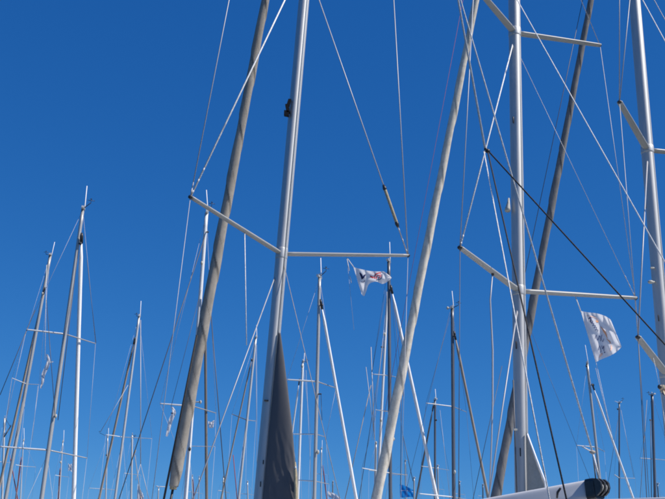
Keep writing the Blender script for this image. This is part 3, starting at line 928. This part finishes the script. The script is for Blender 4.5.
far('white mast with round lamps rising just left of the dark mast', 43.5, (387.6, 292), (378, 482), 2.9, 'white_mast',
    [(411, [(375.4, 409.5), (388, 411.5)], 0.8)], [],
    [(384, 340, 359, 499, 0.7, 'wire_dark'), (371, 347, 374.4, 440, 1.0, 'wire'), (366, 367, 374.6, 437, 0.8, 'wire'), (371, 385, 345, 499, 0.9, 'rope_tan'), (384, 330, 372, 440, 0.4, 'wire')],
    lamps=[(384.6, 334, 0.12), (381, 420, 0.13), (381.4, 347, 0.07, 'black')], w_top=2.6, cap=False)
far('narrow dark mast with a dark furled sail leaning off its left side', 43, (435, 400), (435, 499), 2.4, 'alu_dark',
    [(468, [(421, 466), (449, 470)], 0.8)],
    [(432.8, 409, 416, 499, 2.0, 'alu_dark')], [(440, 410, 450, 499, 0.4, 'wire')], ant=(435.2, 389), lamps=[(436.4, 420, 0.07, 'black'), (433, 403, 0.06)], w_top=2.2, wire='wire_dark', spm='alu_far')
far('leaning grey mast with white spreader and white furled headsail behind the large flag', 41, (587.2, 364), (602, 499), 3.1, 'alu_far',
    [(447, [(576.5, 445.3), (604.5, 451.5)], 1.1)],
    [(593.6, 388, 633.5, 499, 2.2, 'roll_white')],
    [(595.6, 368, 611, 432, 0.6, 'wire'), (526, 318, 590, 479, 0.42, 'wire_dark')],
    ant=(585.2, 345), lamps=[(593.4, 385, 0.09, 'black'), (586.4, 366, 0.08, 'black')], w_top=2.8, aft=(-0.3, -0.95))
far('dark mast with a side fitting partway down, beside the twin thin wires', 42, (652, 395), (655.2, 499), 3.2, 'alu_dark',
    [(459, [(640, 458), (672, 460.5)], 0.9)], [], [(650.6, 420, 651.5, 499, 1.0, 'wire_dark'), (647, 400, 640, 499, 0.6, 'rope_tan')],
    vane=(648.8, 394.5), lamps=[(650.2, 420, 0.07, 'black')], w_top=2.8, wire='wire_dark')

# --- third row, about 55 to 62 metres off
far('stubby pale mast with a raised wind arm beside the leaning tan furled headsail', 57, (4.6, 418), (2.2, 499), 2.6, 'alu_pale', [(462, [(-6, 461), (13, 463)], 0.7)], (), [(10.8, 426, 4, 437, 1.4, 'black')], vane=(10.6, 427), cap=False)
far('tiny distant mast with red furled sails crossing at its foot', 60, (23.4, 441), (20.4, 499), 1.4, 'alu_pale', [(466, [(15.5, 464.6), (36, 467)], 0.8)], [(21.4, 457, 15.8, 499, 1.6, 'roll_red'), (9.7, 455, 16.4, 492, 1.2, 'roll_red')], ant=(24, 428))
far('tiny distant mast with dark red furled sail next to the white furled headsail', 60, (62.8, 442), (59.2, 499), 1.5, 'alu_pale', [(476, [(55, 475), (69, 477)], 0.6)], [(60, 468, 58.4, 499, 1.6, 'roll_red')], ant=(64, 430), lamps=[(61, 452, 0.1), (60.6, 462, 0.12)])
far('short pale distant mast with square top, white flag at its foot', 58, (132.2, 435), (131.2, 499), 2.6, 'alu_pale', [(474, [(124, 473), (141, 475)], 0.7)], (), [(131, 462, 136, 450, 0.9, 'rope_tan'), (135, 455, 141, 499, 0.8, 'rope_tan'), (133.6, 455, 130, 466, 0.8, 'rope_tan')], cap=False, vane=(135, 437))
far('faint thin distant mast beside the tan furled headsail of the slender pale mast', 62, (107.6, 437), (105.8, 499), 1.7, 'alu_pale', [(489, [(89, 488), (117, 490)], 0.7)], ant=(108.6, 428), vane=(99.8, 433), lamps=[(106.4, 455, 0.1, 'black')])
far('short grey mast with a white masthead lamp left of the cream furled headsail', 57, (375.9, 444), (375, 499), 2.7, 'alu_far', [(471, [(369, 470), (382, 472)], 0.8)], (), lamps=[(376, 442.6, 0.14)], cap=False)
far('thin dark distant mast with crossed wind instruments and pale right spreader', 55, (619.2, 403), (619.3, 499), 2.0, 'alu_dark', [(478, [(614.4, 474.5), (635, 478.2)], 0.9)], (), [(618, 420, 607, 490, 0.5, 'wire_dark'), (621, 410, 634, 478, 0.4, 'wire')], vane=(623, 400), ant=(614.5, 401), lamps=[(617.6, 409, 0.09, 'black')], wire='wire_dark')

# --- fourth row: small masts that only just rise into view
def tiny(label, top, bot, w, m, spr, **k):
    far(label, k.pop('d', 74), top, bot, w, m, spr, length=7.6, beam=2.0, r=0.004, **k)
tiny('tiny far mast with a pale spreader left of the thin pale mast', (223.6, 477), (222.4, 499), 1.6, 'alu_pale', [(491, [(218, 490.4), (229.5, 493)], 0.8)], lamps=[(223.4, 482, 0.14)], d=71)
tiny('tiny far pale mast right of the thin pale mast and beside the silver mast', (247.4, 482), (247.8, 499), 1.7, 'alu_pale', [(494, [(241, 493.5), (254, 495)], 0.6)])
tiny('tiny far mast with a red furled sail behind the forked antennas mast', (192.4, 476), (192.2, 499), 1.2, 'alu_far', [(492, [(188, 491.5), (197, 492.5)], 0.5)], furl=[(193, 479, 193.8, 499, 1.3, 'roll_red')], d=80)
tiny('tiny far mast left of the brown furled sail', (199.2, 477), (198.6, 499), 1.2, 'alu_far', [(493, [(195, 492.5), (203, 493.6)], 0.5)], d=90)
tiny('tiny far pale mast with a pink furled sail right of the white lamp', (321.4, 449), (321.2, 499), 1.6, 'alu_pale', [(474, [(316, 473.5), (327, 474.6)], 0.5)], furl=[(322.8, 465, 326.8, 499, 1.3, 'roll_red')], ant=(322.2, 440), d=66)
tiny('tiny far brown mast behind the curved white flag', (332.8, 482), (332.6, 499), 1.5, 'brown', [(494, [(328, 493.5), (338, 494.6)], 0.5)], d=78)
tiny('tiny far mast with long flat spreader above the blue flag', (405.2, 461), (405.8, 499), 1.5, 'alu_far', [(474.4, [(390, 475), (407.5, 474.5)], 0.6)], wires=[(402, 365, 400.4, 485, 0.7, 'wire_dark'), (402.6, 434, 413, 481, 0.8, 'wire_dark')], d=68)
tiny('tiny far pale mast just right of the blue flag', (414, 478), (414.2, 499), 2.0, 'alu_far', [(492, [(409.5, 491.5), (419, 492.6)], 0.5)], d=72)
tiny('tiny far grey mast right of the narrow dark mast', (437.6, 466), (438.2, 499), 1.9, 'alu_far', [(489, [(432, 488.5), (444, 489.6)], 0.6)], d=70)
tiny('tiny far dark mast beside the dark slate mast', (459.4, 482), (459.8, 499), 1.8, 'alu_dark', [(494, [(455, 493.5), (465, 494.6)], 0.6)], d=76)
tiny('tiny far dark mast left of the charcoal furled headsail', (482.8, 485), (483, 499), 1.6, 'alu_dark', [(496, [(478, 495.5), (488, 496.4)], 0.5)], d=82)
tiny('tiny far dark mast beside the dark mast with a side fitting', (657.4, 484), (658.6, 499), 1.6, 'alu_dark', [(496, [(653, 495.5), (664, 496.6)], 0.5)], d=70)
tiny('tiny far pale mast with flat spreader behind the black furling line', (158.6, 488), (158.2, 499), 1.6, 'alu_pale', [(486.4, [(156, 486), (166, 486.6)], 1.0)], d=84)

# ---- flags on the yachts behind
def fline(pts, w0, w1):
    """a limp flag hanging along pts: its two long edges"""
    n = len(pts)
    a, b = [], []
    for i, (x, y) in enumerate(pts):
        w = lerp(w0, w1, math.sin(math.pi * (0.15 + 0.8 * i / (n - 1))))
        a.append((x - w / 2, y))
        b.append((x + w / 2, y + 0.6))
    return a, b
t_, b_ = fline([(47, 354), (48.6, 360), (46.6, 367), (43.4, 374), (42.6, 381), (40.6, 388)], 0.8, 4.0)
flag('flag', 'tattered white flag hanging limp between the two grey masts', t_, b_, 25.8, M['flag'], 0.05, 1.6, 24, 8, 0.3,
     prints=[('torn_strip', 'flag', 1.0, [(47.5, 361), (50.5, 362), (53.4, 361.6)])])
t_, b_ = fline([(172, 406.5), (174, 412), (171, 419), (169, 427), (166.5, 436)], 1.6, 4.2)
flag('flag', 'twisted white flag with dark mark hanging under the spreader left of the grey furled headsail', t_, b_, 26.6, M['flag'], 0.05, 1.5, 24, 8, 1.3,
     prints=[('emblem', 'print_navy', 1.0, [(170.8, 413), (173.4, 413.4)])])
flag('flag', 'small crumpled white flag flying beside the brown furled sail', [(208.4, 421), (210.6, 421.8), (213, 420.6), (214.6, 420)], [(208.6, 427.6), (210.6, 428), (213, 427.6), (213.8, 425)], 26.4, M['flag'], 0.04, 1.4, 16, 10, 0.2)
flag('flag', 'tiny white pennant with ragged edge next to the white furled headsail', [(68.2, 463), (70, 464.4), (72, 463.2)], [(68.4, 471), (70, 470.2), (71.8, 472)], 59.5, M['flag'], 0.06, 1.2, 12, 8, 0.7)
flag('flag', 'white triangular flag at the foot of the square-topped mast', [(137.6, 483), (139.4, 487), (141.4, 491), (143.2, 494)], [(137, 500), (139, 500.5), (141, 500.5), (144, 500.5)], 57.6, M['flag'], 0.06, 1.3, 14, 10, 0.4,
     prints=[('emblem', 'print_pink', 0.9, [(140.4, 495), (141.6, 497.6)])])
flag('flag', 'blue flag with pale stripe flying low beside the cream furled headsail', [(399.6, 484.2), (404, 485.2), (409, 487.6), (413.2, 490)], [(400.2, 497.2), (404, 497.6), (409, 496.8), (413.2, 497.4)], 67.5, M['flag_blue'], 0.05, 1.2, 16, 10, 0.9,
     prints=[('stripe', 'flag', 0.5, [(400.2, 490.6), (406, 490.4), (413, 491.6)])])
flag('flag', 'curved white flag billowing at the foot of the slanting white furled headsail', [(327.6, 491), (331.6, 492.4), (336.4, 494.6), (341, 499)], [(327.8, 496), (331.6, 498), (336.4, 501), (341, 503)], 60.0, M['flag'], 0.05, 1.1, 16, 8, 0.4)
